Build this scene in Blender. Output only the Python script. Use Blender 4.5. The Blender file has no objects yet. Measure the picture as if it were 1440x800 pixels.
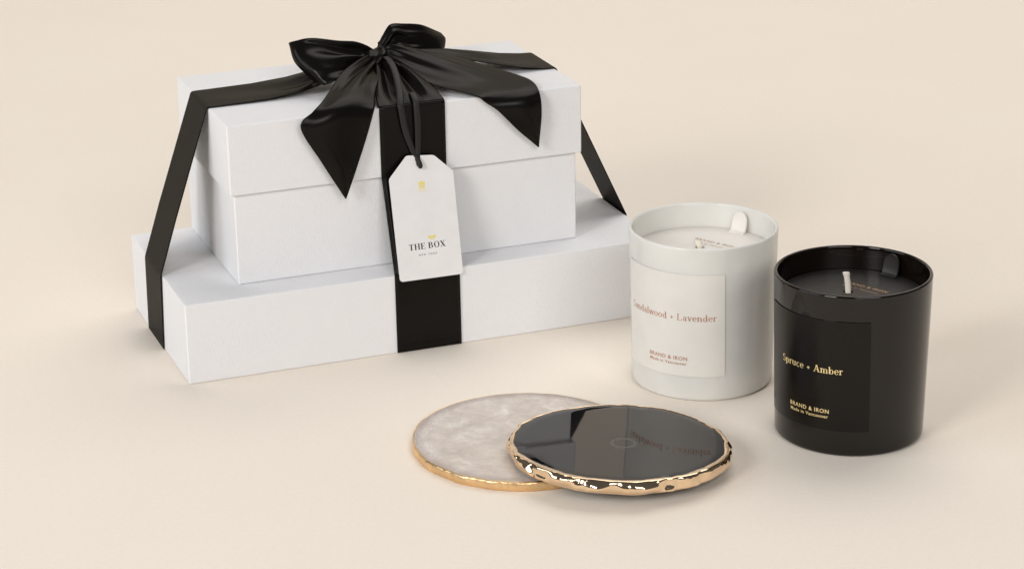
import bpy, bmesh, math, random
from mathutils import Vector, Matrix, noise
random.seed(7)
S = bpy.context.scene
COL = S.collection
PI = math.pi
MM = 0.001

# ------------------------------------------------------------------ helpers
def link(name, me, mat=None, parent=None, smooth=True):
    o = bpy.data.objects.new(name, me)
    COL.objects.link(o)
    if mat: me.materials.append(mat)
    if parent is not None: o.parent = parent
    if smooth:
        for p in me.polygons: p.use_smooth = True
    return o

def mesh(name, verts, faces, mat=None, parent=None, smooth=True):
    me = bpy.data.meshes.new(name)
    me.from_pydata([tuple(v) for v in verts], [], faces)
    me.validate(); me.update()
    return link(name, me, mat, parent, smooth)

def from_bm(name, bm, mat=None, parent=None, smooth=True):
    me = bpy.data.meshes.new(name); bm.to_mesh(me); bm.free()
    return link(name, me, mat, parent, smooth)

def thing(name, label, cat, loc, rot=(0, 0, 0), group=None):
    o = bpy.data.objects.new(name, None); COL.objects.link(o)
    o.empty_display_size = .01
    o.location = loc; o.rotation_euler = rot
    o['label'] = label; o['category'] = cat
    if group: o['group'] = group
    return o

def auto_smooth(o, deg=35):
    me = o.data
    me.set_sharp_from_angle(angle=math.radians(deg))

def solid(o, t, off=0.0, split=False):
    m = o.modifiers.new('Solidify', 'SOLIDIFY'); m.thickness = t; m.offset = off
    m.use_even_offset = False
    if split:
        e = o.modifiers.new('Split', 'EDGE_SPLIT'); e.split_angle = math.radians(40)
    return o

def cr(p0, p1, p2, p3, t):
    return 0.5*((2*p1)+(p2-p0)*t+(2*p0-5*p1+4*p2-p3)*t*t+(3*p1-p0-3*p2+p3)*t*t*t)

def spline(pts, n):
    """n samples of a Catmull-Rom curve through pts (Vectors)"""
    if len(pts) == 2:
        return [pts[0].lerp(pts[1], i/(n-1)) for i in range(n)]
    P = [2*pts[0]-pts[1]]+list(pts)+[2*pts[-1]-pts[-2]]
    out = []
    for i in range(n):
        f = i/(n-1)*(len(pts)-1); k = min(int(f), len(pts)-2); t = f-k
        out.append(cr(P[k], P[k+1], P[k+2], P[k+3], t))
    return out

def loft(name, sections, mat, parent, nu=60, nv=14, thick=.35, ripple=None, extra_smooth=True):
    """sections: list of point lists (mm); one satin sheet through them"""
    rows = [spline([Vector(p) for p in s], nv) for s in sections]
    cols = [spline([rows[i][j] for i in range(len(rows))], nu) for j in range(nv)]
    V = [[cols[j][i] for j in range(nv)] for i in range(nu)]
    if ripple:
        W = [[v.copy() for v in r] for r in V]
        for i in range(nu):
            for j in range(nv):
                a = V[max(i-1, 0)][j]; b = V[min(i+1, nu-1)][j]
                c = V[i][max(j-1, 0)]; d = V[i][min(j+1, nv-1)]
                n = (b-a).cross(d-c)
                if n.length > 1e-9: n.normalize()
                W[i][j] = V[i][j]+n*ripple(i/(nu-1), j/(nv-1))
        V = W
    verts = [v*MM for r in V for v in r]
    faces = [(i*nv+j, i*nv+j+1, (i+1)*nv+j+1, (i+1)*nv+j) for i in range(nu-1) for j in range(nv-1)]
    o = mesh(name, verts, faces, mat, parent)
    return solid(o, thick*MM)

def lathe(name, prof, n, mat, parent, smooth=True, z0=0):
    """prof: list of (r,z) mm, open or closed on the axis"""
    verts, faces = [], []
    ring = []
    for (r, z) in prof:
        if r < 1e-6:
            ring.append([len(verts)]); verts.append(Vector((0, 0, z))*MM)
        else:
            ring.append(list(range(len(verts), len(verts)+n)))
            verts += [Vector((r*math.cos(2*PI*k/n), r*math.sin(2*PI*k/n), z))*MM for k in range(n)]
    for a, b in zip(ring[:-1], ring[1:]):
        for k in range(n):
            k2 = (k+1) % n
            if len(a) == 1 and len(b) > 1: faces.append((a[0], b[k2], b[k]))
            elif len(b) == 1 and len(a) > 1: faces.append((a[k], a[k2], b[0]))
            elif len(a) > 1: faces.append((a[k], a[k2], b[k2], b[k]))
    return mesh(name, verts, faces, mat, parent)

# ------------------------------------------------------------------ materials
def nodes_of(name):
    m = bpy.data.materials.new(name); m.use_nodes = True
    nt = m.node_tree; b = nt.nodes['Principled BSDF']
    return m, nt, b

def P(b, **k):
    for n, v in k.items():
        b.inputs[n.replace('_', ' ')].default_value = v

def N(nt, t, **k):
    n = nt.nodes.new(t)
    for a, v in k.items(): setattr(n, a, v)
    return n

def coords(nt, scale=(1, 1, 1)):
    tc = N(nt, 'ShaderNodeTexCoord'); mp = N(nt, 'ShaderNodeMapping')
    mp.inputs['Scale'].default_value = scale
    nt.links.new(tc.outputs['Object'], mp.inputs['Vector'])
    return mp.outputs['Vector']

def noise_tex(nt, vec, scale, detail=4, rough=.55, dist=0):
    n = N(nt, 'ShaderNodeTexNoise'); n.inputs['Scale'].default_value = scale
    n.inputs['Detail'].default_value = detail; n.inputs['Roughness'].default_value = rough
    n.inputs['Distortion'].default_value = dist
    nt.links.new(vec, n.inputs['Vector']); return n.outputs['Fac']

def ramp(nt, fac, stops):
    r = N(nt, 'ShaderNodeValToRGB'); e = r.color_ramp.elements
    while len(e) > 1: e.remove(e[-1])
    e[0].position = stops[0][0]; e[0].color = (*stops[0][1], 1)
    for p, c in stops[1:]:
        q = e.new(p); q.color = (*c, 1)
    nt.links.new(fac, r.inputs['Fac']); return r.outputs['Color']

def bump(nt, b, h, strength, dist, prev=None):
    n = N(nt, 'ShaderNodeBump'); n.inputs['Strength'].default_value = strength
    n.inputs['Distance'].default_value = dist
    nt.links.new(h, n.inputs['Height'])
    if prev: nt.links.new(prev, n.inputs['Normal'])
    nt.links.new(n.outputs['Normal'], b.inputs['Normal']); return n.outputs['Normal']

def add(nt, a, b_, op='ADD'):
    m = N(nt, 'ShaderNodeMath', operation=op)
    nt.links.new(a, m.inputs[0])
    if isinstance(b_, (int, float)): m.inputs[1].default_value = b_
    else: nt.links.new(b_, m.inputs[1])
    return m.outputs[0]

def mat_ground():
    m, nt, b = nodes_of('cream_paper')
    v = coords(nt)
    c = ramp(nt, noise_tex(nt, v, 5, 3), [(.3, (.925, .842, .742)), (.7, (.94, .862, .765))])
    gr = ramp(nt, noise_tex(nt, v, 420, 5, .7), [(.3, (.955, .955, .95)), (.7, (1, 1, 1))])
    mg = N(nt, 'ShaderNodeMixRGB', blend_type='MULTIPLY'); mg.inputs[0].default_value = 1; nt.links.new(c, mg.inputs[1]); nt.links.new(gr, mg.inputs[2])
    nt.links.new(mg.outputs[0], b.inputs['Base Color']); P(b, Roughness=.75, Specular_IOR_Level=.25)
    bump(nt, b, noise_tex(nt, v, 900, 3), .25, .0004)
    return m

def mat_box():
    m, nt, b = nodes_of('white_linen_paper')
    h1 = noise_tex(nt, coords(nt, (260, 260, 2600)), 1, 2)
    h2 = noise_tex(nt, coords(nt, (2600, 2600, 260)), 1, 2)
    h = add(nt, h1, h2)
    c = ramp(nt, noise_tex(nt, coords(nt), 14, 4), [(.3, (.84, .843, .862)), (.7, (.86, .863, .882))])
    nt.links.new(c, b.inputs['Base Color']); P(b, Roughness=.55, Specular_IOR_Level=.35)
    bump(nt, b, h, .6, .0003)
    return m

def mat_satin():
    """satin: near-black thread colour with a soft gloss that grows slowly towards grazing"""
    m, nt, b = nodes_of('black_satin')
    P(b, Base_Color=(.0052, .0044, .0038, 1), Roughness=.8, Specular_IOR_Level=0)
    lw = N(nt, 'ShaderNodeLayerWeight'); lw.inputs['Blend'].default_value = .5
    f = add(nt, add(nt, add(nt, lw.outputs['Facing'], 2.6, 'POWER'), .10, 'MULTIPLY'), .012)
    cc = N(nt, 'ShaderNodeCombineColor')
    for k, t in (('Red', 1.03), ('Green', 1.0), ('Blue', .95)):
        nt.links.new(add(nt, f, t, 'MULTIPLY'), cc.inputs[k])
    g = N(nt, 'ShaderNodeBsdfGlossy'); nt.links.new(cc.outputs[0], g.inputs['Color']); g.inputs['Roughness'].default_value = .26
    a = N(nt, 'ShaderNodeAddShader'); nt.links.new(b.outputs[0], a.inputs[0]); nt.links.new(g.outputs[0], a.inputs[1])
    nt.links.new(a.outputs[0], nt.nodes['Material Output'].inputs['Surface'])
    h = noise_tex(nt, coords(nt, (2600, 2600, 2600)), 1, 1)
    nrm = bump(nt, b, h, .10, .0001); nt.links.new(nrm, g.inputs['Normal'])
    return m

def plain(name, col, rough, spec=.5, **k):
    m, nt, b = nodes_of(name)
    c = ramp(nt, noise_tex(nt, coords(nt), 60, 3), [(.3, tuple(x*.965 for x in col)), (.7, tuple(min(1, x*1.03) for x in col))])
    nt.links.new(c, b.inputs['Base Color'])
    P(b, Roughness=rough, Specular_IOR_Level=spec, **k)
    return m

def metal(name, col, rough, bs=0, dist=.0003, scale=300):
    m, nt, b = nodes_of(name)
    v = coords(nt)
    c = ramp(nt, noise_tex(nt, v, 90, 4), [(.35, tuple(x*.82 for x in col)), (.65, col)])
    nt.links.new(c, b.inputs['Base Color']); P(b, Metallic=1., Roughness=rough)
    if bs: bump(nt, b, noise_tex(nt, v, scale, 3), bs, dist)
    return m

M_ground = mat_ground()
M_box = mat_box()
M_satin = mat_satin()
M_card = plain('white_card', (.84, .83, .835), .6, .3)
M_ink = plain('black_ink', (.02, .02, .02), .5, .3)
M_yellow = plain('yellow_foil', (.86, .74, .16), .45, .4)
M_copper = plain('copper_foil', (.52, .25, .16), .35, .6, Metallic=.35)
M_goldfoil = plain('pale_gold_foil', (.85, .68, .33), .3, .6, Metallic=.35)
M_bronzefoil = plain('bronze_foil', (.42, .24, .12), .4, .5)
M_wglass = plain('frosted_white_glass', (.85, .845, .81), .10, .5, Subsurface_Weight=.3, Subsurface_Scale=.003)
def translucent(m, f, col):
    nt = m.node_tree; b = nt.nodes['Principled BSDF']; out = nt.nodes['Material Output']
    t = N(nt, 'ShaderNodeBsdfTranslucent'); t.inputs['Color'].default_value = (*col, 1)
    mx = N(nt, 'ShaderNodeMixShader'); mx.inputs[0].default_value = f
    nt.links.new(b.outputs[0], mx.inputs[1]); nt.links.new(t.outputs[0], mx.inputs[2]); nt.links.new(mx.outputs[0], out.inputs['Surface'])
translucent(M_wglass, .2, (.93, .92, .88))
M_wglass.node_tree.nodes['Principled BSDF'].inputs['Subsurface Radius'].default_value = (1, .95, .85)
M_wlabel = plain('cream_label', (.765, .745, .70), .5, .3)
M_wax = plain('white_wax', (.80, .75, .69), .45, .4)
M_wcover = plain('white_cover_card', (.80, .765, .72), .55, .3)
M_bglass = plain('black_glass', (.0065, .0040, .0026), .05, .42)
M_blabel = plain('black_label', (.0066, .0050, .0038), .24, .23)
M_bcover = plain('black_cover_card', (.017, .0145, .013), .45, .4)
M_bwax = plain('dark_wax', (.03, .027, .025), .4, .4)
M_cord = plain('black_cord_ribbon', (.018, .017, .016), .55, .3)
M_wick = plain('white_cotton', (.86, .80, .70), .8, .2)
M_goldleaf = metal('gold_leaf_edge', (.95, .66, .36), .33, .5, .0004, 420)
M_gold = metal('polished_gold', (.98, .74, .50), .07, .25, .0006, 240)

def mat_blackstone():
    m, nt, b = nodes_of('polished_black_stone')
    v = coords(nt)
    c = ramp(nt, noise_tex(nt, v, 25, 6, .6, .6), [(.3, (.006, .006, .007)), (.75, (.016, .015, .015))])
    nt.links.new(c, b.inputs['Base Color'])
    r = ramp(nt, noise_tex(nt, v, 40, 4), [(.3, (.02,)*3), (.8, (.05,)*3)])
    # dusty specks and a hint of veining
    dm = ramp(nt, noise_tex(nt, v, 800, 2, .5), [(.70, (0, 0, 0)), (.76, (1, 1, 1))])
    dmx = N(nt, 'ShaderNodeMixRGB'); nt.links.new(add(nt, dm, .25, 'MULTIPLY'), dmx.inputs[0]); nt.links.new(c, dmx.inputs[1]); dmx.inputs[2].default_value = (.12, .11, .10, 1)
    # a faint ring mark, paler and rougher, near the middle of the face
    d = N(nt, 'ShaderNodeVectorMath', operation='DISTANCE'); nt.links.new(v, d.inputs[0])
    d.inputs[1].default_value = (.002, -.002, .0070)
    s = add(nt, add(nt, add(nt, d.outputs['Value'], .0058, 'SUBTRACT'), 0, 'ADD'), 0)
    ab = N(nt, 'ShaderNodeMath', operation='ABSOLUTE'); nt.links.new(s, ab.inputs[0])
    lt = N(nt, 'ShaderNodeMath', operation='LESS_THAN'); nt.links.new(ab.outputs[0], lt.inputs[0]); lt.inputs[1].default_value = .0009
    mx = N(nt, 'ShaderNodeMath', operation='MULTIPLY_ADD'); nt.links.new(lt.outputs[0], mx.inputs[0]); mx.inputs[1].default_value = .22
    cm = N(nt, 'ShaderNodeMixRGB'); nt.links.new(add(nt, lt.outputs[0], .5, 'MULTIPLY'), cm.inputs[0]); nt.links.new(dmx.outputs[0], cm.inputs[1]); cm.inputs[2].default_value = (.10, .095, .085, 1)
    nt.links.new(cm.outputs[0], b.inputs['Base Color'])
    nt.links.new(r, mx.inputs[2]); nt.links.new(mx.outputs[0], b.inputs['Roughness'])
    P(b, Specular_IOR_Level=.5)
    b.inputs['IOR'].default_value = 1.46
    bump(nt, b, noise_tex(nt, v, 22, 2), .05, .0006)
    return m
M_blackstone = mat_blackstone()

def mat_quartz():
    m, nt, b = nodes_of('rose_grey_quartz')
    v = coords(nt)
    n1 = noise_tex(nt, v, 85, 12, .74, .35)
    c = ramp(nt, n1, [(.28, (.52, .45, .40)), (.45, (.64, .565, .50)), (.56, (.73, .66, .59)), (.70, (.91, .85, .79))])
    # paler veins
    w = N(nt, 'ShaderNodeTexVoronoi', feature='DISTANCE_TO_EDGE'); w.inputs['Scale'].default_value = 70
    mpn = N(nt, 'ShaderNodeMixRGB'); mpn.inputs[0].default_value = .05
    nz = N(nt, 'ShaderNodeTexNoise'); nz.inputs['Scale'].default_value = 60; nt.links.new(v, nz.inputs['Vector'])
    nt.links.new(v, mpn.inputs[1]); nt.links.new(nz.outputs['Color'], mpn.inputs[2]); nt.links.new(mpn.outputs[0], w.inputs['Vector'])
    vr = ramp(nt, w.outputs['Distance'], [(0, (.30,)*3), (.035, (0, 0, 0))])
    mx = N(nt, 'ShaderNodeMixRGB'); nt.links.new(vr, mx.inputs[0]); nt.links.new(c, mx.inputs[1]); mx.inputs[2].default_value = (.70, .65, .62, 1)
    # sugary crystals in a band just inside the rim
    ln = N(nt, 'ShaderNodeVectorMath', operation='LENGTH'); nt.links.new(v, ln.inputs[0])
    rim = ramp(nt, add(nt, ln.outputs['Value'], 14, 'MULTIPLY'), [(.60, (0, 0, 0)), (.78, (1, 1, 1))])
    sp = ramp(nt, noise_tex(nt, v, 1100, 3, .7), [(.44, (0, 0, 0)), (.54, (1, 1, 1))])
    mask = ramp(nt, noise_tex(nt, v, 45, 3), [(.45, (0, 0, 0)), (.6, (1, 1, 1))])
    g = add(nt, add(nt, rim, sp, 'MULTIPLY'), mask, 'MULTIPLY')
    mx2 = N(nt, 'ShaderNodeMixRGB'); nt.links.new(g, mx2.inputs[0]); nt.links.new(mx.outputs[0], mx2.inputs[1]); mx2.inputs[2].default_value = (.93, .88, .86, 1)
    # a narrow darker band of stone right at the edge
    eb = ramp(nt, add(nt, add(nt, ln.outputs['Value'], 14, 'MULTIPLY'), add(nt, noise_tex(nt, v, 130, 4), .06, 'MULTIPLY')), [(.735, (0, 0, 0)), (.80, (1, 1, 1))])
    mx3 = N(nt, 'ShaderNodeMixRGB'); nt.links.new(add(nt, eb, .55, 'MULTIPLY'), mx3.inputs[0]); nt.links.new(mx2.outputs[0], mx3.inputs[1]); mx3.inputs[2].default_value = (.36, .27, .235, 1)
    nt.links.new(mx3.outputs[0], b.inputs['Base Color'])
    P(b, Roughness=.30, Specular_IOR_Level=.5, Subsurface_Weight=.35, Subsurface_Scale=.004)
    h = add(nt, noise_tex(nt, v, 120, 8, .6), add(nt, g, 1.5, 'MULTIPLY'))
    bump(nt, b, h, .35, .0005)
    return m
M_quartz = mat_quartz()

# ------------------------------------------------------------------ lettering
def seg_quads(pts_l, pts_r):
    n = len(pts_l)
    return [(pts_l[i], pts_l[i+1], pts_r[i+1], pts_r[i]) for i in range(n-1)]

class Glyphs:
    """a small high-contrast serif alphabet drawn as stems, hairlines and modulated arcs"""
    def __init__(s, thick=.11, thin=.035): s.T = thick; s.t = thin; s.q = []; s.layer = 0
    def _add(s, quads):
        s.layer += 1
        s.q += [(q, s.layer) for q in quads]
    def rect(s, x0, y0, x1, y1):
        n = max(1, int((x1-x0)/.08))
        for i in range(n):
            a = x0+(x1-x0)*i/n; b = x0+(x1-x0)*(i+1)/n
            s.q.append((((a, y0), (b, y0), (b, y1), (a, y1)), s.layer))
        s.layer += 1
    def stem(s, x, y0, y1, sb=True, st=True, w=None):
        w = w or s.T
        s.rect(x-w/2, y0, x+w/2, y1)
        if sb: s.rect(x-w/2-.06, y0, x+w/2+.06, y0+s.t)
        if st: s.rect(x-w/2-.06, y1-s.t, x+w/2+.06, y1)
    def diag(s, x0, y0, x1, y1, w):
        s._add([((x0-w/2, y0), (x0+w/2, y0), (x1+w/2, y1), (x1-w/2, y1))])
    def arc(s, cx, cy, rx, ry, a0, a1, n=14):
        L, R = [], []
        for i in range(n+1):
            a = math.radians(a0+(a1-a0)*i/n); c, d = math.cos(a), math.sin(a)
            w = s.t+(s.T-s.t)*abs(c)**1.3
            L.append((cx+rx*c, cy+ry*d)); R.append((cx+(rx-w)*c, cy+(ry-max(w*.6, s.t))*d))
        s._add(seg_quads(L, R))
    def glyph(s, ch, ox):
        x = ox; C = .7; X = .46; T = s.T; t = s.t
        if ch == ' ': return .24
        if ch == 'T': s.stem(x+.3, 0, C, st=False); s.rect(x+.02, C-t, x+.58, C); s.rect(x+.02, C-.16, x+.02+t, C); s.rect(x+.58-t, C-.16, x+.58, C); return .64
        if ch == 'H': s.stem(x+.14, 0, C); s.stem(x+.56, 0, C); s.rect(x+.14, .35, x+.56, .35+t); return .74
        if ch == 'E': s.stem(x+.14, 0, C); s.rect(x+.14, C-t, x+.54, C); s.rect(x+.14, 0, x+.56, t); s.rect(x+.14, .35, x+.42, .35+t); s.rect(x+.54-t, C-.16, x+.54, C); s.rect(x+.56-t, 0, x+.56, .17); s.rect(x+.42-t, .28, x+.42, .45); return .63
        if ch == 'B': s.stem(x+.14, 0, C); s.arc(x+.30, .53, .22, .17, -90, 90); s.arc(x+.31, .19, .27, .19, -90, 90); s.rect(x+.14, C-t, x+.31, C); s.rect(x+.14, .35, x+.31, .35+t); s.rect(x+.14, 0, x+.31, t); return .66
        if ch == 'O': s.arc(x+.36, .35, .33, .37, 0, 360, 28); return .73
        if ch == 'X': s.diag(x+.56, 0, x+.12, C, T*1.15); s.diag(x+.12, 0, x+.54, C, t*1.3); s.rect(x+.02, 0, x+.24, t); s.rect(x+.42, 0, x+.7, t); s.rect(x, C-t, x+.26, C); s.rect(x+.42, C-t, x+.64, C); return .71
        if ch == 'S': s.arc(x+.25, .52, .2, .18, 20, 270); s.arc(x+.25, .18, .22, .19, 90, -160); return .52
        if ch == 'L': s.stem(x+.14, 0, C); s.rect(x+.14, 0, x+.52, t); s.rect(x+.52-t, 0, x+.52, .2); return .58
        if ch == 'A': s.diag(x+.12, 0, x+.34, C, t*1.3); s.diag(x+.56, 0, x+.34, C, T*1.1); s.rect(x+.2, .2, x+.5, .2+t); s.rect(x+.02, 0, x+.22, t); s.rect(x+.44, 0, x+.7, t); return .70
        if ch == 'n': s.stem(x+.11, 0, X); s.arc(x+.27, X-.19, .18, .19, 0, 140); s.stem(x+.4, 0, X-.17, st=False); return .53
        if ch == 'm': s.stem(x+.11, 0, X); s.arc(x+.25, X-.19, .17, .19, 0, 140); s.stem(x+.37, 0, X-.17, st=False); s.arc(x+.52, X-.19, .17, .19, 0, 140); s.stem(x+.64, 0, X-.17, st=False); return .78
        if ch == 'a': s.arc(x+.22, X-.15, .15, .15, 0, 170); s.rect(x+.37-T*.9, 0, x+.37, X-.13); s.arc(x+.2, .13, .16, .14, 60, 330); s.rect(x+.34, 0, x+.44, t); return .45
        if ch in 'db':
            if ch == 'd': s.arc(x+.24, .22, .2, .235, 0, 360, 22); s.rect(x+.43-T, 0, x+.43, C); s.rect(x+.43-T-.07, C-t, x+.43, C); s.rect(x+.4, 0, x+.5, t)
            else: s.rect(x+.1-T/2, 0, x+.1+T/2, C); s.rect(x, C-t, x+.1, C); s.arc(x+.28, .22, .2, .235, 0, 360, 22)
            return .51
        if ch == 'p': s.stem(x+.1, -.2, X); s.arc(x+.29, .22, .2, .235, 0, 360, 22); return .52
        if ch == 'l': s.stem(x+.12, 0, C, w=T); return .25
        if ch == 'o': s.arc(x+.24, .23, .22, .24, 0, 360, 22); return .48
        if ch == 'e': s.arc(x+.23, .23, .21, .24, 0, 320, 20); s.rect(x+.05, .23, x+.42, .23+t); return .45
        if ch == 'c': s.arc(x+.23, .23, .21, .24, 45, 320, 18); return .43
        if ch == 'u': s.stem(x+.1, .12, X, sb=False); s.arc(x+.24, .18, .19, .19, 180, 330); s.stem(x+.39, 0, X, sb=False); return .52
        if ch == 'r': s.stem(x+.11, 0, X); s.arc(x+.27, X-.17, .14, .17, 40, 150); return .37
        if ch == 'v': s.diag(x+.24, 0, x+.1, X, T); s.diag(x+.24, 0, x+.4, X, t*1.3); s.rect(x, X-t, x+.2, X); s.rect(x+.32, X-t, x+.48, X); return .46
        if ch == 'w': s.diag(x+.2, 0, x+.08, X, T); s.diag(x+.2, 0, x+.33, X, t*1.3); s.diag(x+.46, 0, x+.33, X, T); s.diag(x+.46, 0, x+.6, X, t*1.3); s.rect(x, X-t, x+.16, X); s.rect(x+.52, X-t, x+.68, X); return .66
        if ch == '+': s.rect(x+.08, .22, x+.4, .22+t*1.6); s.rect(x+.24-t*.8, .08, x+.24+t*.8, .4); return .48
        return .3

def serif_text(txt, width, thick=.11, thin=.035, track=0):
    """-> list of (quad, layer) in mm centred on x=0, baseline y=0, and the scale"""
    g = Glyphs(thick, thin); x = 0
    for ch in txt: x += g.glyph(ch, x)+track
    x -= track
    k = width/x
    return [([((px-x/2)*k, py*k) for px, py in q], l) for q, l in g.q], k

def sans_quads(txt, width, bold=0.0):
    cu = bpy.data.curves.new('lettering', 'FONT'); cu.body = txt; cu.size = 1; cu.resolution_u = 3
    cu.offset = bold; cu.space_character = 1.12
    o = bpy.data.objects.new('lettering', cu); COL.objects.link(o)
    bpy.context.view_layer.update()
    dg = bpy.context.evaluated_depsgraph_get()
    me = bpy.data.meshes.new_from_object(o.evaluated_get(dg))
    vs = [(v.co.x, v.co.y) for v in me.vertices]
    x0 = min(v[0] for v in vs); x1 = max(v[0] for v in vs); k = width/(x1-x0)
    polys = [[((vs[i][0]-(x0+x1)/2)*k, vs[i][1]*k) for i in p.vertices] for p in me.polygons]
    bpy.data.objects.remove(o); bpy.data.curves.remove(cu); bpy.data.meshes.remove(me)
    return [(p, 0) for p in polys]

def place_text(name, polys, fn, mat, parent):
    """fn(x,y,lift)->Vector in metres"""
    verts, faces = [], []
    for poly, layer in polys:
        b = len(verts)
        verts += [fn(x, y, .002*(layer % 9)) for x, y in poly]
        faces.append(tuple(range(b, len(verts))))
    return mesh(name, verts, faces, mat, parent, smooth=False)

# ------------------------------------------------------------------ setting: one seamless paper sweep
prof = [(-1.2, 0), (0, 0), (1.2, 0), (2.6, 0)]
for k in range(1, 17):
    a = k/16*PI/2; prof.append((2.6+.9*math.sin(a), .9-.9*math.cos(a)))
prof += [(3.5, 1.6), (3.5, 2.6)]
verts, faces = [], []
xs = [-3.2, -1.6, 0, 1.6, 3.2]
for (y, z) in prof:
    for x in xs: verts.append((x, y, z))
nx = len(xs)
for i in range(len(prof)-1):
    for j in range(nx-1): faces.append((i*nx+j, i*nx+j+1, (i+1)*nx+j+1, (i+1)*nx+j))
g = mesh('ground', verts, faces, M_ground)
g['kind'] = 'structure'

# ------------------------------------------------------------------ the two gift boxes
YAW = .359
BO = Vector((-.17677, 1.2438, 0))
EX = Vector((math.cos(YAW), math.sin(YAW), 0)); EY = Vector((-math.sin(YAW), math.cos(YAW), 0))
def wl(u, v, z=0): return BO+EX*u*MM+EY*v*MM+Vector((0, 0, z*MM))

def box_bm(x0, x1, y0, y1, z0, z1, bev=.5, cavity=None):
    bm = bmesh.new()
    V = [bm.verts.new((x*MM, y*MM, z*MM)) for z in (z0, z1) for y in (y0, y1) for x in (x0, x1)]
    F = {}
    for n, f in dict(bottom=(0, 2, 3, 1), top=(4, 5, 7, 6), front=(0, 1, 5, 4), back=(2, 6, 7, 3), left=(0, 4, 6, 2), right=(1, 3, 7, 5)).items():
        F[n] = bm.faces.new([V[i] for i in f])
    if cavity:
        w, depth = cavity
        r = bmesh.ops.inset_individual(bm, faces=[F['bottom']], thickness=w*MM)
        f = F['bottom']
        ex = bmesh.ops.extrude_discrete_faces(bm, faces=[f])['faces'][0]
        for v in ex.verts: v.co.z += depth*MM
    ed = [e for e in bm.edges if e.calc_length() > .012]
    bmesh.ops.bevel(bm, geom=ed, offset=bev*MM, segments=3, affect='EDGES', profile=.5)
    # gentle unevenness of wrapped board
    bmesh.ops.recalc_face_normals(bm, faces=bm.faces)
    return bm

def boxed(name, bm, parent=None):
    o = from_bm(name, bm, M_box, parent)
    auto_smooth(o, 40)
    o.modifiers.new('wn', 'WEIGHTED_NORMAL').keep_sharp = True
    return o

big = boxed('gift_box', box_bm(0, 279.9, 0, 130.8, 0, 45.8, .9))
big.location = BO; big.rotation_euler = (0, 0, YAW)
big['label'] = 'long flat white linen paper gift box lying on the cream surface under the smaller box'
big['category'] = 'gift box'; big['group'] = 'stacked white gift boxes'

small = thing('gift_box', 'smaller taller white gift box with a deep lift-off lid, on top of the flat box', 'gift box',
              wl(35.8, 20.7, 45.8), (0, 0, YAW), 'stacked white gift boxes')
boxed('base', box_bm(0, 201, 0, 107.5, 0.05, 88, .8), small)
lv = [(x*MM, y*MM, z*MM) for z in (51.9, 91.5) for y in (-2.6, 110.1) for x in (-2.6, 203.6)]
lid = mesh('lid', lv, [(4, 5, 7, 6), (0, 1, 5, 4), (2, 6, 7, 3), (0, 4, 6, 2), (1, 3, 7, 5)], M_box, small, smooth=False)
solid(lid, 2.2*MM, -1.0)
bv = lid.modifiers.new('Bevel', 'BEVEL'); bv.width = .9*MM; bv.segments = 3; bv.limit_method = 'ANGLE'; bv.harden_normals = False

# ------------------------------------------------------------------ ribbon (local mm in the flat box frame)
rb = thing('ribbon', 'wide black satin ribbon wrapped round both white boxes and tied in a bow on top', 'ribbon', BO, (0, 0, YAW))

def path_band(name, sections, parent, nv=16, ripple=None, round_r=1.0, thick=.35):
    """sections: list of (A,B) rail pairs, straight between them, corners already rounded by the caller"""
    rows = []
    for s in sections:
        pts = [Vector(p) for p in s]
        rows.append(spline(pts, nv) if len(pts) > 2 else [pts[0].lerp(pts[1], j/(nv-1)) for j in range(nv)])
    # subdivide long spans so shading and slight waves have vertices
    R = []
    for a, b in zip(rows[:-1], rows[1:]):
        n = max(1, int((a[0]-b[0]).length/5))
        for k in range(n): R.append([p.lerp(q, k/n) for p, q in zip(a, b)])
    R.append(rows[-1])
    nu = len(R)
    if ripple:
        for i in range(nu):
            for j in range(nv): R[i][j] = R[i][j]+ripple(i/(nu-1), j/(nv-1), R[i][j])
    verts = [v*MM for r in R for v in r]
    faces = [(i*nv+j, i*nv+j+1, (i+1)*nv+j+1, (i+1)*nv+j) for i in range(nu-1) for j in range(nv-1)]
    o = mesh(name, verts, faces, M_satin, parent)
    solid(o, thick*MM)
    return o

def drape(top, edge_lo, foot, axis):
    """one arm of the wrap: 'top' sections from knot to the lid edge, then straight across to the flat box and down it"""
    pass

def wav(a, k, ph, fade):
    return lambda s, t: a*math.sin(k*PI*t+ph)*fade(s)

# ---- front arm : gathers at the knot, fans over the lid, folds down the front
U0, U1 = 119.2, 157.4
def cross_u(u0, u1, v, z, amp=0, k=3, n=13, ph=0):
    return [Vector((u0+(u1-u0)*j/(n-1), v-.25*amp*math.sin(k*PI*j/(n-1)+ph), z+amp*math.sin(k*PI*j/(n-1)+ph)*math.sin(PI*j/(n-1))**.5)) for j in range(n)]
def cross_v(v0, v1, u, z, amp=0, k=3, n=13, ph=0):
    return [Vector((u, v0+(v1-v0)*j/(n-1), z+amp*math.sin(k*PI*j/(n-1)+ph)*math.sin(PI*j/(n-1))**.5)) for j in range(n)]

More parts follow.
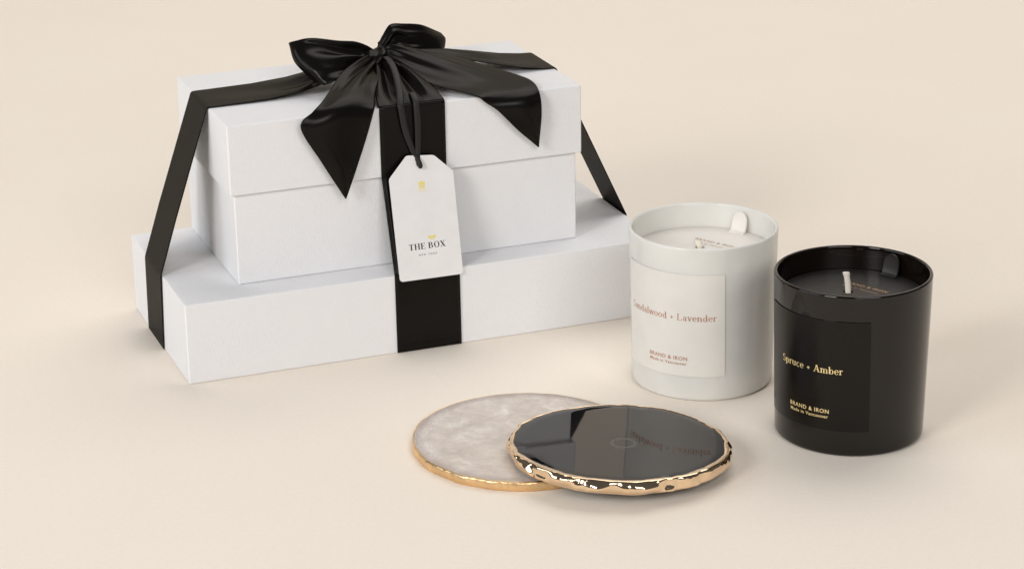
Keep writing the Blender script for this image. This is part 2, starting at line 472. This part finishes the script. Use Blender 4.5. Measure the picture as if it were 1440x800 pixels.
loft('wrap_band', [cross_u(133, 143, 70, 149, 1.5, 5), cross_u(130, 147, 58, 149.5, 2.4, 5), cross_u(126, 151, 45, 147, 2.6, 5, ph=.3),
                   cross_u(121.5, 155, 32, 143.2, 1.9, 5, ph=.5), cross_u(119.5, 157, 22, 139.6, .7, 5, ph=.5), cross_u(U0, U1, 18.6, 138.35, 0)],
     M_satin, rb, nu=50, nv=44)
path_band('wrap_band', [((U0, 18.9, 138.15), (U1, 18.9, 138.15)), ((U0, 18.0, 138.0), (U1, 18.0, 138.0)), ((U0, 17.45, 137.5), (U1, 17.45, 137.5)), ((U0, 17.3, 136.6), (U1, 17.3, 136.6)),
                        ((U0, 17.35, 98.6), (U1, 17.35, 98.6)), ((U0, 16.9, 96.8), (U1, 16.9, 96.8)),
                        ((U0, 0.1, 47.6), (U1, 0.1, 47.6)), ((U0, -.55, 46.2), (U1, -.55, 46.2)), ((U0, -.7, 44.5), (U1, -.7, 44.5)), ((U0+.2, -.6, .4), (U1+.2, -.6, .4))], rb,
          ripple=lambda s, t, p: Vector((0, -.22*(1+math.sin(7*s+5*t)), 0)) if 50 < p.z < 96 else Vector((0, 0, 0)))
# ---- back arm
path_band('wrap_band', [cross_u(133, 143, 82, 149.5, 1, 3), cross_u(124, 152, 98, 146, 1.5, 3), cross_u(U0, U1, 115, 139.5, .5, 3), cross_u(U0, U1, 130.6, 138.1, 0),
                        cross_u(U0, U1, 131.9, 137.2, 0), cross_u(U0, U1, 132.1, 136, 0), cross_u(U0, U1, 131.9, 44, 0), cross_u(U0, U1, 131.6, .4, 0)], rb)
# ---- left arm
path_band('wrap_band', [cross_v(71, 84, 131, 149.5, 1.2, 3), cross_v(66, 87, 119, 148, 2.0, 3), cross_v(61, 90, 105, 144.2, 1.8, 3, ph=.4), cross_v(58.2, 92.5, 88, 140.6, 1.1, 3, ph=.7),
                        cross_v(57.2, 93.8, 68, 138.7, .45, 2, ph=.7), cross_v(57, 94.2, 44, 138.05, .2, 2), cross_v(57, 94.2, 35, 137.95), cross_v(57, 94.2, 33.2, 137.75), cross_v(57, 94.2, 32.4, 137.0), cross_v(57, 94.2, 31.9, 135.6),
                        cross_v(54, 92.6, 10, 75.5, 0), cross_v(51.6, 90.6, .2, 48), cross_v(51.3, 90.4, -.5, 46.2), cross_v(51.3, 90.6, -.75, 44.5), cross_v(57, 94.6, -.6, .4)], rb, nv=26)
# ---- right arm
path_band('wrap_band', [cross_v(70, 82, 146, 150, 1.2, 3), cross_v(64, 84, 165, 150.5, 1.6, 3), cross_v(60, 86.5, 182, 148.6, 1.5, 3, ph=.3), cross_v(57.8, 90, 200, 144.6, 1.3, 3, ph=.6),
                        cross_v(57, 93.3, 218, 140.4, .7, 2, ph=.8), cross_v(57, 95, 232, 138.3, .2, 2), cross_v(57, 95, 238.4, 138.05), cross_v(57, 95, 239.7, 137.6), cross_v(57, 95, 240.3, 136.6),
                        cross_v(49.6, 85.6, 279.9, 47.4), cross_v(49.4, 85.4, 280.6, 46), cross_v(49.4, 85.4, 280.7, 44), cross_v(50, 86, 280.5, .4)], rb, nv=26)

# ---- bow loops and tails
def fold(amp, k, ph=0, s0=0, s1=1):
    def f(s, t):
        e = min(1, s/.12, (1-s)/.12) if s1 == 1 else 1
        w = max(0, 1-abs(s-s0)/max(s1, 1e-6))
        return amp*w*math.sin(k*PI*t+ph)*e
    return f

loft('loop', [
    [(135, 76, 155.5), (133, 72, 152), (133, 71, 147.5)],
    [(125, 74, 160.5), (123.5, 69, 156.0), (121.5, 63, 152.5), (120.5, 60, 147)],
    [(113, 72, 163.2), (112.5, 67, 158), (108, 57, 154.5), (108, 51, 147.2)],
    [(98, 72.5, 166.6), (99.5, 68, 161.5), (96.0, 56, 154.5), (99.5, 49.5, 145.4)],
    [(89.6, 75.5, 165.4), (88.8, 70, 161), (90.2, 61.5, 152.5), (95.4, 56.5, 145.2)],
    [(87.2, 80, 163.4), (88.0, 72, 154), (94.8, 66, 146)],
    [(91.5, 86, 161.0), (93, 80, 152), (98.5, 76, 144.4)],
    [(104, 88, 159), (106, 84, 152), (110, 80, 143.5)],
    [(120, 86, 156.5), (121, 82, 151), (122, 78, 144.5)],
    [(134, 80, 154), (134, 78, 151), (134, 76, 148)]], M_satin, rb, nu=110, nv=36,
    ripple=lambda s, t: 1.9*math.sin(4.2*PI*t+.6+2*s)*max(0, 1-abs(s-.14)/.27)+.85*math.sin(8.5*PI*t+3*s)*max(0, 1-s/.42)*min(1, s/.04)+1.2*math.sin(4*PI*t)*max(0, 1-abs(s-.85)/.2))

loft('loop', [
    [(139, 80, 156), (141, 77, 153.5), (144, 75, 150)],
    [(142.5, 81.5, 161.5), (145.5, 78, 157), (147.5, 76, 151)],
    [(148.5, 83, 167.4), (150.5, 80, 161), (153, 77, 152)],
    [(158, 87, 166.0), (159, 83, 158), (161, 80, 150.5)],
    [(169, 91, 163.2), (171, 87, 156), (172, 85, 148.6)],
    [(180, 98, 157.2), (181.5, 94, 153.5), (181.5, 91, 147.4)],
    [(186.4, 104, 152.9), (187.6, 101, 150.4), (185.8, 98, 146.2)],
    [(183, 110, 151.4), (184, 107.5, 148.5), (182, 105, 144.8)],
    [(170, 110, 155), (170, 107, 150), (170, 103, 145.2)],
    [(156, 102, 159.5), (156, 99, 153), (156, 94, 147)],
    [(142, 88, 156), (142, 85, 152), (142, 82, 148)]], M_satin, rb, nu=110, nv=32,
    ripple=lambda s, t: 1.3*math.sin(3.6*PI*t+.9)*max(0, 1-abs(s-.16)/.24)+.8*math.sin(8*PI*t+1+4*s)*max(0, 1-s/.45)*min(1, s/.04))

loft('tail', [
    [(134, 73, 152), (135.5, 71, 151.5), (138, 70, 150)],
    [(125.5, 64, 153.2), (129.5, 60, 152), (133, 60, 148.5)],
    [(108, 47, 151.2), (116.5, 43, 150.6), (128.0, 44.5, 147.6)],
    [(97.5, 34, 147.2), (106, 29, 147.4), (121.8, 31, 143.5)],
    [(87.5, 20.5, 144.3), (98, 17, 143.6), (118, 20, 140.0)],
    [(80.5, 14, 141.2), (92, 11.2, 138.6), (115, 14.4, 136.0)],
    [(72.9, 12.4, 133.4), (88, 9.6, 129), (110.4, 13.2, 124)],
    [(84.2, 12.4, 112.0), (94.5, 10.6, 109), (103.2, 13.2, 105.5)],
    [(96.3, 13.2, 90.6), (96.7, 13.2, 90.0), (97.1, 13.2, 89.8)]], M_satin, rb, nu=90, nv=32,
    ripple=lambda s, t: (1.6*math.sin(4*PI*t+.7)*max(0, 1-abs(s-.14)/.26)+.5*math.sin(10*PI*t+4*s)*max(0, 1-s/.45))*min(1, s/.05)+.5*math.sin(2*PI*(s*1.3+t))*min(1, (1-s)/.2))

loft('tail', [
    [(142, 78, 156.5), (141, 73, 156), (140.5, 68, 152)],
    [(148.5, 77.5, 157.2), (146, 68, 156.5), (143.5, 59, 149.8)],
    [(163.5, 68.5, 154.6), (156, 58, 153.5), (147.6, 45.5, 146.2)],
    [(181, 62.5, 149.9), (170, 47, 149), (156.4, 34.5, 142.6)],
    [(198.4, 50, 143.9), (185, 36.5, 144), (167, 24.5, 140.6)],
    [(209, 42, 140.8), (195, 28.5, 140.8), (175.6, 15.6, 138.4)],
    [(213.0, 26, 140.2), (201.6, 18, 138.3), (180.5, 14.2, 134.5)],
    [(212.8, 14.2, 136.2), (202, 11.8, 133.4), (187.5, 12.8, 129.2)],
    [(212.9, 11.8, 124.8), (206, 11.0, 121.5), (198.8, 12.4, 117.0)],
    [(211.2, 12.6, 106.4), (211.0, 12.6, 106.0), (210.6, 12.6, 105.9)]], M_satin, rb, nu=90, nv=32,
    ripple=lambda s, t: (1.1*math.sin(3.4*PI*t+.5)*max(0, 1-abs(s-.12)/.3)+.5*math.sin(9*PI*t+4*s)*max(0, 1-s/.5))*min(1, s/.05)+.35*math.sin(2*PI*(s*1.4+t*.8)))

# ---- knot : a short band pulled tight round the gathers, deeply creased
def make_knot():
    nu, nv = 72, 40
    verts, faces = [], []
    for i in range(nu):
        a = 2*PI*i/nu
        for j in range(nv):
            t = j/(nv-1); b = (t-.5)*PI
            crease = 1.0*math.sin(7.5*t*PI+1.6*math.sin(a*2+.6))+1.6*noise.noise(Vector((t*3.5, math.cos(a)*1.7, math.sin(a)*1.7+4)))
            r = (8.4*math.cos(b*.80)**.6+crease*.8*math.cos(b*.95))
            u = 10.2*math.sin(b)+1.6*math.sin(a+.7)
            verts.append(Vector((134.8+u+.12*r*math.cos(a), 73.5+r*.95*math.cos(a), 149.6+r*.82*math.sin(a)))*MM)
    for i in range(nu):
        for j in range(nv-1):
            i2 = (i+1) % nu
            faces.append((i*nv+j, i2*nv+j, i2*nv+j+1, i*nv+j+1))
    faces.append(tuple(i*nv for i in range(nu))); faces.append(tuple(i*nv+nv-1 for i in reversed(range(nu))))
    return mesh('knot', verts, faces, M_satin, rb)
make_knot()

# ------------------------------------------------------------------ swing tag
TILT = math.atan(.25)
tag = bpy.data.objects.new('gift_tag', None); COL.objects.link(tag); tag.empty_display_size = .01
tag['label'] = 'white card swing tag reading THE BOX hanging on black cord over the front ribbon'
tag['category'] = 'tag'
tag.location = wl(140.1, -2.15, 42); tag.rotation_euler = (0, 0, YAW)
def tp(x, y, off=0):
    """tag plane: x right, y up the card, off towards the viewer (mm)"""
    return Vector((x, y*math.sin(TILT)-off*math.cos(TILT), y*math.cos(TILT)+off*math.sin(TILT)))*MM
def round_poly(pts, r, n=5):
    out = []
    for i, p in enumerate(pts):
        a = Vector(pts[i-1]); b = Vector(p); c = Vector(pts[(i+1) % len(pts)])
        da = (a-b).normalized(); dc = (c-b).normalized()
        s = b+da*r[i]; e = b+dc*r[i]
        for k in range(n+1):
            t = k/n; out.append(((1-t)**2*s+2*t*(1-t)*b+t*t*e))
    return out
def make_card():
    out = round_poly([(-18.3, .6), (18.9, .4), (19.3, 58.4), (8.9, 68.4), (-6.9, 69.8), (-18.3, 58.0)], [2.2, 2.2, 1.2, 1.2, 1.2, 1.2])
    hole = [Vector((-.2+1.5*math.cos(2*PI*k/24), 64.4+1.5*math.sin(2*PI*k/24))) for k in range(24)]
    bm = bmesh.new()
    def bow(p): return .5*((p.x/19)**2)
    vo = [bm.verts.new(tp(p.x, p.y)) for p in out]; vh = [bm.verts.new(tp(p.x, p.y)) for p in hole]
    eo = [bm.edges.new((vo[i], vo[(i+1) % len(vo)])) for i in range(len(vo))]
    eh = [bm.edges.new((vh[i], vh[(i+1) % len(vh)])) for i in range(len(vh))]
    bmesh.ops.triangle_fill(bm, use_beauty=True, use_dissolve=False, edges=eo+eh)
    bmesh.ops.recalc_face_normals(bm, faces=bm.faces)
    if sum(f.normal.y for f in bm.faces) > 0:
        bmesh.ops.reverse_faces(bm, faces=bm.faces)
    o = from_bm('card', bm, M_card, tag, smooth=False)
    m = o.modifiers.new('Solidify', 'SOLIDIFY'); m.thickness = .55*MM; m.offset = -1
    return o
make_card()
q, k = serif_text('THE BOX', 21.6, .15, .04, .03)
place_text('lettering', q, lambda x, y, l: tp(-.3+x, 17.2+y, .04+l), M_ink, tag)
place_text('lettering', sans_quads('N E W   Y O R K', 10.6, .012), lambda x, y, l: tp(-.4+x, 13.6+y, .05+l), M_ink, tag)
def shape_text(name, polys, ox, oy, mat):
    place_text(name, [(p, i) for i, p in enumerate(polys)], lambda x, y, l: tp(ox+x, oy+y, .06+l), mat, tag)
# small bow-shaped mark over the words, and a stacked mark with a fine line of print near the hole
shape_text('emblem', [[(-.3, -.2), (.3, -.2), (.35, .9), (-.35, .9)], [(-.2, .3), (-1.9, 1.6), (-2.3, .4), (-1.6, -.5)], [(.2, .3), (1.6, -.5), (2.3, .4), (1.9, 1.6)],
                      [(-.3, .1), (-1.2, -1.7), (-.5, -1.3), (0, -.1)], [(.3, .1), (0, -.1), (.5, -1.3), (1.2, -1.7)]], 2.9, 23.0, M_yellow)
shape_text('emblem', [[(-2, 1.6), (-.9, .8), (0, 2.1), (.9, .8), (2, 1.6), (1.7, -.1), (-1.7, -.1)], [(-1.9, -.4), (1.9, -.4), (1.9, -1.0), (-1.9, -1.0)],
                      [(-1.5, -1.3), (1.5, -1.3), (1.5, -2.0), (-1.5, -2.0)], [(-2.3, -2.3), (2.3, -2.3), (2.3, -2.7), (-2.3, -2.7)]], .2, 53.2, M_yellow)
place_text('lettering', sans_quads('NEW YORK', 5.0, .01), lambda x, y, l: tp(.2+x, 48.9+y, .06+l), M_yellow, tag)

def strip(name, pts, w, parent, mat, side=(1, 0, 0), n=50, off=Vector((0, 0, 0)), taper=None, thick=.4):
    """narrow satin cord ribbon along pts (local mm of the flat box), width w"""
    c = spline([Vector(p) for p in pts], n)
    verts = []; faces = []
    for i, p in enumerate(c):
        d = (c[min(i+1, n-1)]-c[max(i-1, 0)]).normalized()
        s = Vector(side); s = (s-d*s.dot(d)).normalized()
        nn = d.cross(s)
        ww = w*(taper(i/(n-1)) if taper else 1)
        for j in range(5):
            t = j/4-.5
            verts.append((p+s*ww*t+nn*(.35*ww*(.25-t*t))+off)*MM)
    for i in range(n-1):
        for j in range(4): faces.append((i*5+j, i*5+j+1, (i+1)*5+j+1, (i+1)*5+j))
    return solid(mesh(name, verts, faces, mat, parent), thick*MM)
toff = -Vector((140.1, -2.15, 42))
strip('cord', [(139.6, 66, 153), (139.4, 57, 152.4), (137.4, 43, 150.2), (134.6, 28, 145.0), (131.4, 16.8, 139.6), (131.4, 15.0, 135.4), (133.4, 15.2, 124), (136.6, 15.4, 114), (138.6, 14.8, 108.4), (139.4, 13.8, 106)], 3.6, tag, M_cord, off=toff, n=70,
      taper=lambda s: 1-.45*max(0, s-.7)/.3)
strip('cord', [(141.5, 30, 141.0), (140.8, 23, 142.0), (140.4, 16.6, 139.6), (140.2, 14.9, 135), (140.6, 15.3, 123), (140.3, 15.2, 113), (139.8, 14.6, 108.4), (139.9, 13.7, 106)], 3.5, tag, M_cord, off=toff, n=60,
      taper=lambda s: 1-.4*max(0, s-.6)/.4)
def tube(name, pts, r, parent, mat, off=Vector((0, 0, 0)), n=24, m=12, rf=None):
    c = spline([Vector(p) for p in pts], n); verts = []; faces = []
    for i, p in enumerate(c):
        d = (c[min(i+1, n-1)]-c[max(i-1, 0)]).normalized()
        a = d.orthogonal().normalized(); b = d.cross(a)
        rr = r*(rf(i/(n-1)) if rf else 1)
        for j in range(m):
            t = 2*PI*j/m; verts.append((p+(a*math.cos(t)+b*math.sin(t))*rr+off)*MM)
    for i in range(n-1):
        for j in range(m): faces.append((i*m+j, i*m+(j+1) % m, (i+1)*m+(j+1) % m, (i+1)*m+j))
    faces.append(tuple(reversed(range(m)))); faces.append(tuple(range((n-1)*m, n*m)))
    return mesh(name, verts, faces, mat, parent)
tube('cord', [(138.9, 14.9, 109.2), (139.4, 13.2, 106.8), (140.1, 11.7, 104.0), (140.3, 12.6, 103.2), (139.9, 14.6, 103.6)], 1.25, tag, M_cord, toff, rf=lambda s: .75+.45*math.sin(PI*min(1, s*1.3)))

# ------------------------------------------------------------------ candles
RT, RBT, HH = 40.0, 38.0, 86.6
def rad(z): return RBT+(RT-RBT)*z/HH
def jar_profile():
    p = [(0, 1.2), (27, 1.2), (32, .3), (35.4, 0)]
    for k in range(1, 8):
        a = k/8*PI/2; p.append((35.4+2.7*math.sin(a), 2.7-2.7*math.cos(a)))
    for z in (5, 20, 40, 60, 80, 85.2): p.append((rad(z), z))
    w = 2.0; rc = rad(85.4)-w/2
    for k in range(0, 9):
        a = k/8*PI; p.append((rc+w/2*math.cos(a), 85.35+1.1*math.sin(a)))
    for z in (84, 70, 50, 20, 12): p.append((rad(z)-w, z))
    p += [(rad(9)-w-2, 9.2), (rad(8)-w-6, 8.2), (0, 8)]
    return p

def cyl_fn(a_mid, zc, off):
    """x mm of arc (right positive seen from outside), y mm up"""
    def f(x, y, l):
        z = zc+y; r = rad(z)+off+l
        a = math.radians(a_mid)+x/rad(z)
        return Vector((r*math.cos(a), r*math.sin(a), z))*MM
    return f

def make_candle(label, loc, glass, lab, cover, wax, foil, cfoil, a_mid, a_half, z0, z1, name_txt, name_w, name_z, small_w, small_z, cover_z, tab_a, wick_xy, wick_h, wick_tilt, nm_off=0, sm_off=0, group='glass jar candles'):
    t = thing('candle', label, 'candle', (loc[0]*MM, loc[1]*MM, 0), (0, 0, 0), group)
    j = lathe('glass_jar', jar_profile(), 128, glass, t)
    auto_smooth(j, 50)
    # wrapped label
    fn = cyl_fn(a_mid, 0, .16)
    hw = math.radians(a_half)*39.2
    nx_, nz_ = 48, 12
    vs, fs = [], []
    for iz in range(nz_+1):
        for ix in range(nx_+1):
            vs.append(fn(-hw+2*hw*ix/nx_, z0+(z1-z0)*iz/nz_, 0))
    for iz in range(nz_):
        for ix in range(nx_):
            k = iz*(nx_+1)+ix; fs.append((k, k+1, k+nx_+2, k+nx_+1))
    lb = mesh('label', vs, fs, lab, t); solid(lb, .36*MM, 1.0, split=True)
    qd, kk = serif_text(name_txt, name_w, .115, .045, .02)
    place_text('lettering', qd, (lambda f: lambda x, y, l: f(x+nm_off, y, l))(cyl_fn(a_mid, name_z, .56)), foil, lb)
    place_text('lettering', sans_quads('BRAND & IRON', small_w, .018), (lambda f: lambda x, y, l: f(x+sm_off, y, l))(cyl_fn(a_mid, small_z+1.0, .57)), foil, lb)
    place_text('lettering', sans_quads('Made in Vancouver', small_w*.97, .015), (lambda f: lambda x, y, l: f(x+sm_off, y, l))(cyl_fn(a_mid, small_z-1.7, .57)), foil, lb)
    ri = rad(70)-2.0-.15
    lathe('wax', [(0, 8.3), (rad(10)-2.6-2.6, 9.6), (rad(14)-2.4, 13), (rad(40)-2.2, 40), (ri, cover_z-2.4), (ri-.8, cover_z-1.9), (ri-3, cover_z-2.1), (0, cover_z-2.1)], 96, wax, t)
    # thin card dust cover with an upturned finger tab
    rc = ri-.5; n = 120; ta = math.radians(tab_a)
    bm = bmesh.new()
    hole = 2.6
    ro = [bm.verts.new(Vector((rc*math.cos(2*PI*k/n), rc*math.sin(2*PI*k/n), cover_z-.9))*MM) for k in range(n)]
    rm = [bm.verts.new(Vector((hole*math.cos(2*PI*k/n)+wick_xy[0], hole*math.sin(2*PI*k/n)+wick_xy[1], cover_z-.9))*MM) for k in range(n)]
    for k in range(n): bm.faces.new((ro[k], ro[(k+1) % n], rm[(k+1) % n], rm[k]))
    cv = from_bm('dust_cover', bm, cover, t); m = solid(cv, .9*MM, 1.0, split=True)
    auto_smooth(cv, 40)
    # tab
    ux = Vector((math.cos(ta), math.sin(ta), 0)); uy = Vector((-math.sin(ta), math.cos(ta), 0))
    vs, fs = [], []; rows = []
    prof = [(rc-5.2, .15), (rc-3.4, .9), (rc-2.4, 3), (rc-1.7, 6), (rc-1.2, 9), (rc-1.0, 11.2)]
    path = spline([Vector((a, b, 0)) for a, b in prof], 22)
    for i, p in enumerate(path):
        s = i/21; hwid = 4.5 if s < .55 else 4.5*math.sqrt(max(0, 1-((s-.55)/.452)**2))
        for jx in range(9):
            y = hwid*(jx/4-1)
            rr = p.x-(y*y)/(2*34)
            vs.append((ux*rr+uy*y+Vector((0, 0, cover_z+p.y)))*MM)
    for i in range(21):
        for jx in range(8): fs.append((i*9+jx, i*9+jx+1, (i+1)*9+jx+1, (i+1)*9+jx))
    tb = mesh('tab', vs, fs, cover, cv); solid(tb, .9*MM, split=True)
    # printing on the cover, square to the tab
    dx = Vector((math.sin(ta), -math.cos(ta), 0))
    def fc(x, y, l): return (ux*(13+y)+dx*(x)+Vector((0, 0, cover_z+.05+l)))*MM
    place_text('lettering', sans_quads('BRAND & IRON', 26, .02), lambda x, y, l: fc(x, y-2.2, l), cfoil, cv)
    place_text('lettering', sans_quads('Made in Vancouver', 22, .01), lambda x, y, l: fc(x, y-6.4, l), cfoil, cv)
    # wick : flat braided cotton
    wx, wy = wick_xy
    hx, hy = wick_tilt
    nst = 40; vs, fs = [], []
    for i in range(nst):
        s = i/(nst-1); z = cover_z-2.2+s*(wick_h+2.2)
        w_ = (1.5+.12*math.sin(i*1.9))*(1.18 if s > .86 else 1); d_ = .75
        cx, cy = wx+hx*s*s, wy+hy*s*s
        for kx in range(10):
            a = 2*PI*kx/10
            vs.append(Vector((cx+w_*math.cos(a), cy+d_*math.sin(a), z))*MM)
    for i in range(nst-1):
        for kx in range(10): fs.append((i*10+kx, i*10+(kx+1) % 10, (i+1)*10+(kx+1) % 10, (i+1)*10+kx))
    fs.append(tuple(range((nst-1)*10, nst*10)))
    mesh('wick', vs, fs, M_wick, t)
    return t

make_candle('candle in a frosted white glass jar, cream label reading Sandalwood + Lavender, nearest the boxes', (102.66, 1244.61), M_wglass, M_wlabel, M_wcover, M_wax, M_copper, M_bronzefoil,
            -123, 45.5, 14.6, 72.0, 'Sandalwood + Lavender', 53.6, 46.2, 22.6, 22.6, 73, 51, (-1.5, 3), 3.6, (-1.2, 0))
make_candle('candle in a glossy black glass jar, black label reading Spruce + Amber, at the far right', (172.38, 1168.99), M_bglass, M_blabel, M_bcover, M_bwax, M_goldfoil, M_bronzefoil,
            -130, 46, 14.3, 73.0, 'Spruce + Amber', 36.4, 45.0, 22.8, 22.4, 74, 48, (-1.9, 2.6), 10.5, (-1.4, 0))

# ------------------------------------------------------------------ coasters
def outline(seed, r, amp, rx=1., ry=1., n=240, rough=.012):
    out = []
    for k in range(n):
        a = 2*PI*k/n; c, s = math.cos(a), math.sin(a)
        d = 1+amp*noise.noise(Vector((c*1.1+seed, s*1.1, seed)))+rough*noise.noise(Vector((c*5+seed, s*5, 3)))+rough*.4*noise.noise(Vector((c*14, s*14+seed, 7)))
        out.append((r*rx*c*d, r*ry*s*d))
    return out

def slab(name, ol, z0, z1, mat, parent, inset=1.2, seed=0, uneven=.25):
    n = len(ol); rings = []
    verts, faces = [], []
    def ringz(scale, z, nz=0):
        i0 = len(verts)
        for (x, y) in ol:
            L = math.hypot(x, y); f = (L-scale)/L
            px, py = x*f, y*f
            verts.append(Vector((px, py, z+nz*noise.noise(Vector((px*.06+seed, py*.06, seed)))))*MM)
        rings.append(i0)
    ringz(inset, z0); ringz(.3, z0+.8); ringz(.3, z1-.5); ringz(.6, z1-.15); ringz(1.3, z1)
    for r_ in (6, 14, 24, 34, 42): ringz(r_, z1, uneven*0.15)
    for a, b in zip(rings[:-1], rings[1:]):
        for k in range(n):
            k2 = (k+1) % n; faces.append((a+k, a+k2, b+k2, b+k))
    c = len(verts); verts.append(Vector((0, 0, z1))*MM)
    for k in range(n): faces.append((rings[-1]+k, rings[-1]+(k+1) % n, c))
    c = len(verts); verts.append(Vector((0, 0, z0))*MM)
    for k in range(n): faces.append((rings[0]+(k+1) % n, rings[0]+k, c))
    return mesh(name, verts, faces, mat, parent)

def rim(name, ol, z0, z1, mat, parent, bulge, over, seed, amp, freq, sharp=1.0, m=18, sub=3, lip=0., fine=.35):
    """a band of metal wrapped on the stone's edge; hammered by noise"""
    n = len(ol)*sub; verts, faces = [], []
    for k in range(n):
        i = k//sub; f = (k % sub)/sub
        x = ol[i][0]*(1-f)+ol[(i+1) % len(ol)][0]*f; y = ol[i][1]*(1-f)+ol[(i+1) % len(ol)][1]*f
        L = math.hypot(x, y); nx_, ny_ = x/L, y/L
        fr = .42+.58*min(1, max(0, .62-ny_*.75))
        ov = over*fr*(1+.7*noise.noise(Vector((x*.12, y*.12, seed+9))))
        for j in range(m+1):
            t = j/m; a = -PI/2+PI*t
            # closed D-shaped section: outer bulge then back inside the stone
            r = bulge*fr*math.cos(a)**.75 if math.cos(a) > 1e-6 else 0
            z = (z0+z1)/2+(z1-z0)/2*math.sin(a)
            nn = noise.noise(Vector((x*freq, y*freq, z*freq*1.3+seed)))
            n2 = noise.noise(Vector((x*freq*2.6, y*freq*2.6, z*freq*2.6+seed)))
            d = amp*(math.copysign(abs(nn)**sharp, nn)+fine*n2)*math.cos(a*.9)*(.35+.65*fr)
            zz = z+(lip*(math.sin(a)**8 if a > 0 else 0))
            verts.append(Vector(((L+r+d)*nx_, (L+r+d)*ny_, zz+.25*d))*MM)
        verts.append(Vector(((L-ov)*nx_, (L-ov)*ny_, z1+.05+lip*.4))*MM)
        verts.append(Vector(((L-ov-.2)*nx_, (L-ov-.2)*ny_, z1-.6))*MM)
        verts.append(Vector(((L-1.6)*nx_, (L-1.6)*ny_, z0+.4))*MM)
    mm = m+4
    for k in range(n):
        k2 = (k+1) % n
        for j in range(mm):
            j2 = (j+1) % mm
            faces.append((k*mm+j, k2*mm+j, k2*mm+j2, k*mm+j2))
    return mesh(name, verts, faces, mat, parent)

q = thing('coaster', 'pale rose grey quartz coaster with an orange gold edge lying partly under the black one', 'coaster', (4.5*MM, 1154.5*MM, 0), (0, 0, 0), 'round stone coasters')
ol = outline(2.3, 56.6, .03, 1.0, 1.0)
slab('stone', ol, .2, 5.2, M_quartz, q, seed=3)
rim('gold_rim', ol, .15, 5.0, M_goldleaf, q, .9, .5, 4, .35, .35, m=10)

bk = thing('coaster', 'polished black stone coaster with a thick hammered gold rim resting on the quartz one', 'coaster', (51.9*MM, 1127.0*MM, 5.9*MM), (math.radians(-1.2), math.radians(1.5), 0), 'round stone coasters')
ol = outline(8.1, 54.2, .045, .985, .92, rough=.024)
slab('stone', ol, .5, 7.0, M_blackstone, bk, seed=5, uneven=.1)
rim('gold_rim', ol, .1, 7.0, M_gold, bk, 2.0, 1.3, 11, 2.2, .105, .9, m=26, sub=4, lip=.1, fine=.24)

# ------------------------------------------------------------------ camera
cam = bpy.data.cameras.new('camera'); co = bpy.data.objects.new('camera', cam); COL.objects.link(co)
PITCH, ROLL = .34606, -.0172
fw = Vector((0, math.cos(PITCH), -math.sin(PITCH)))
r0 = Vector((1, 0, 0)); u0 = Vector((0, math.sin(PITCH), math.cos(PITCH)))
R_ = math.cos(ROLL)*r0+math.sin(ROLL)*u0; U_ = -math.sin(ROLL)*r0+math.cos(ROLL)*u0
mw = Matrix((( R_.x, U_.x, -fw.x, 0), (R_.y, U_.y, -fw.y, 0), (R_.z, U_.z, -fw.z, .50338), (0, 0, 0, 1)))
co.matrix_world = mw
cam.sensor_width = 36; cam.lens = 3458.46/1440*36
cam.clip_start = .01; cam.clip_end = 50
S.camera = co

# ------------------------------------------------------------------ studio light
w = bpy.data.worlds.new('World'); S.world = w; w.use_nodes = True
bg = w.node_tree.nodes['Background']; bg.inputs['Color'].default_value = (.93, .95, 1.0, 1); bg.inputs['Strength'].default_value = .09
TGT = Vector((.03, 1.22, .05))
def area(name, direction, dist, size, power, col):
    l = bpy.data.lights.new(name, 'AREA'); l.shape = 'RECTANGLE'; l.size, l.size_y = size; l.energy = power; l.color = col
    o = bpy.data.objects.new(name, l); COL.objects.link(o)
    d = Vector(direction).normalized()
    o.location = TGT-d*dist
    o.rotation_euler = d.to_track_quat('-Z', 'Y').to_euler()
    return o
area('key_softbox', (.725, .913, -.55), 4.0, (1.1, 1.1), 58, (1, .965, .93))
area('side_softbox', (1., .3, -.5), 3.6, (2.2, 1.6), 32, (.90, .95, 1))
area('front_softbox', (-.3, 1., -.62), 4.2, (2.4, 1.6), 60, (1, .975, .95))
area('top_softbox', (-.25, -.55, -1.), 3.2, (2.6, 2.2), 43, (1, .965, .93))
S.view_settings.view_transform = 'Standard'; S.view_settings.look = 'None'
S.view_settings.exposure = .10; S.view_settings.gamma = 1
S.render.engine = 'CYCLES'
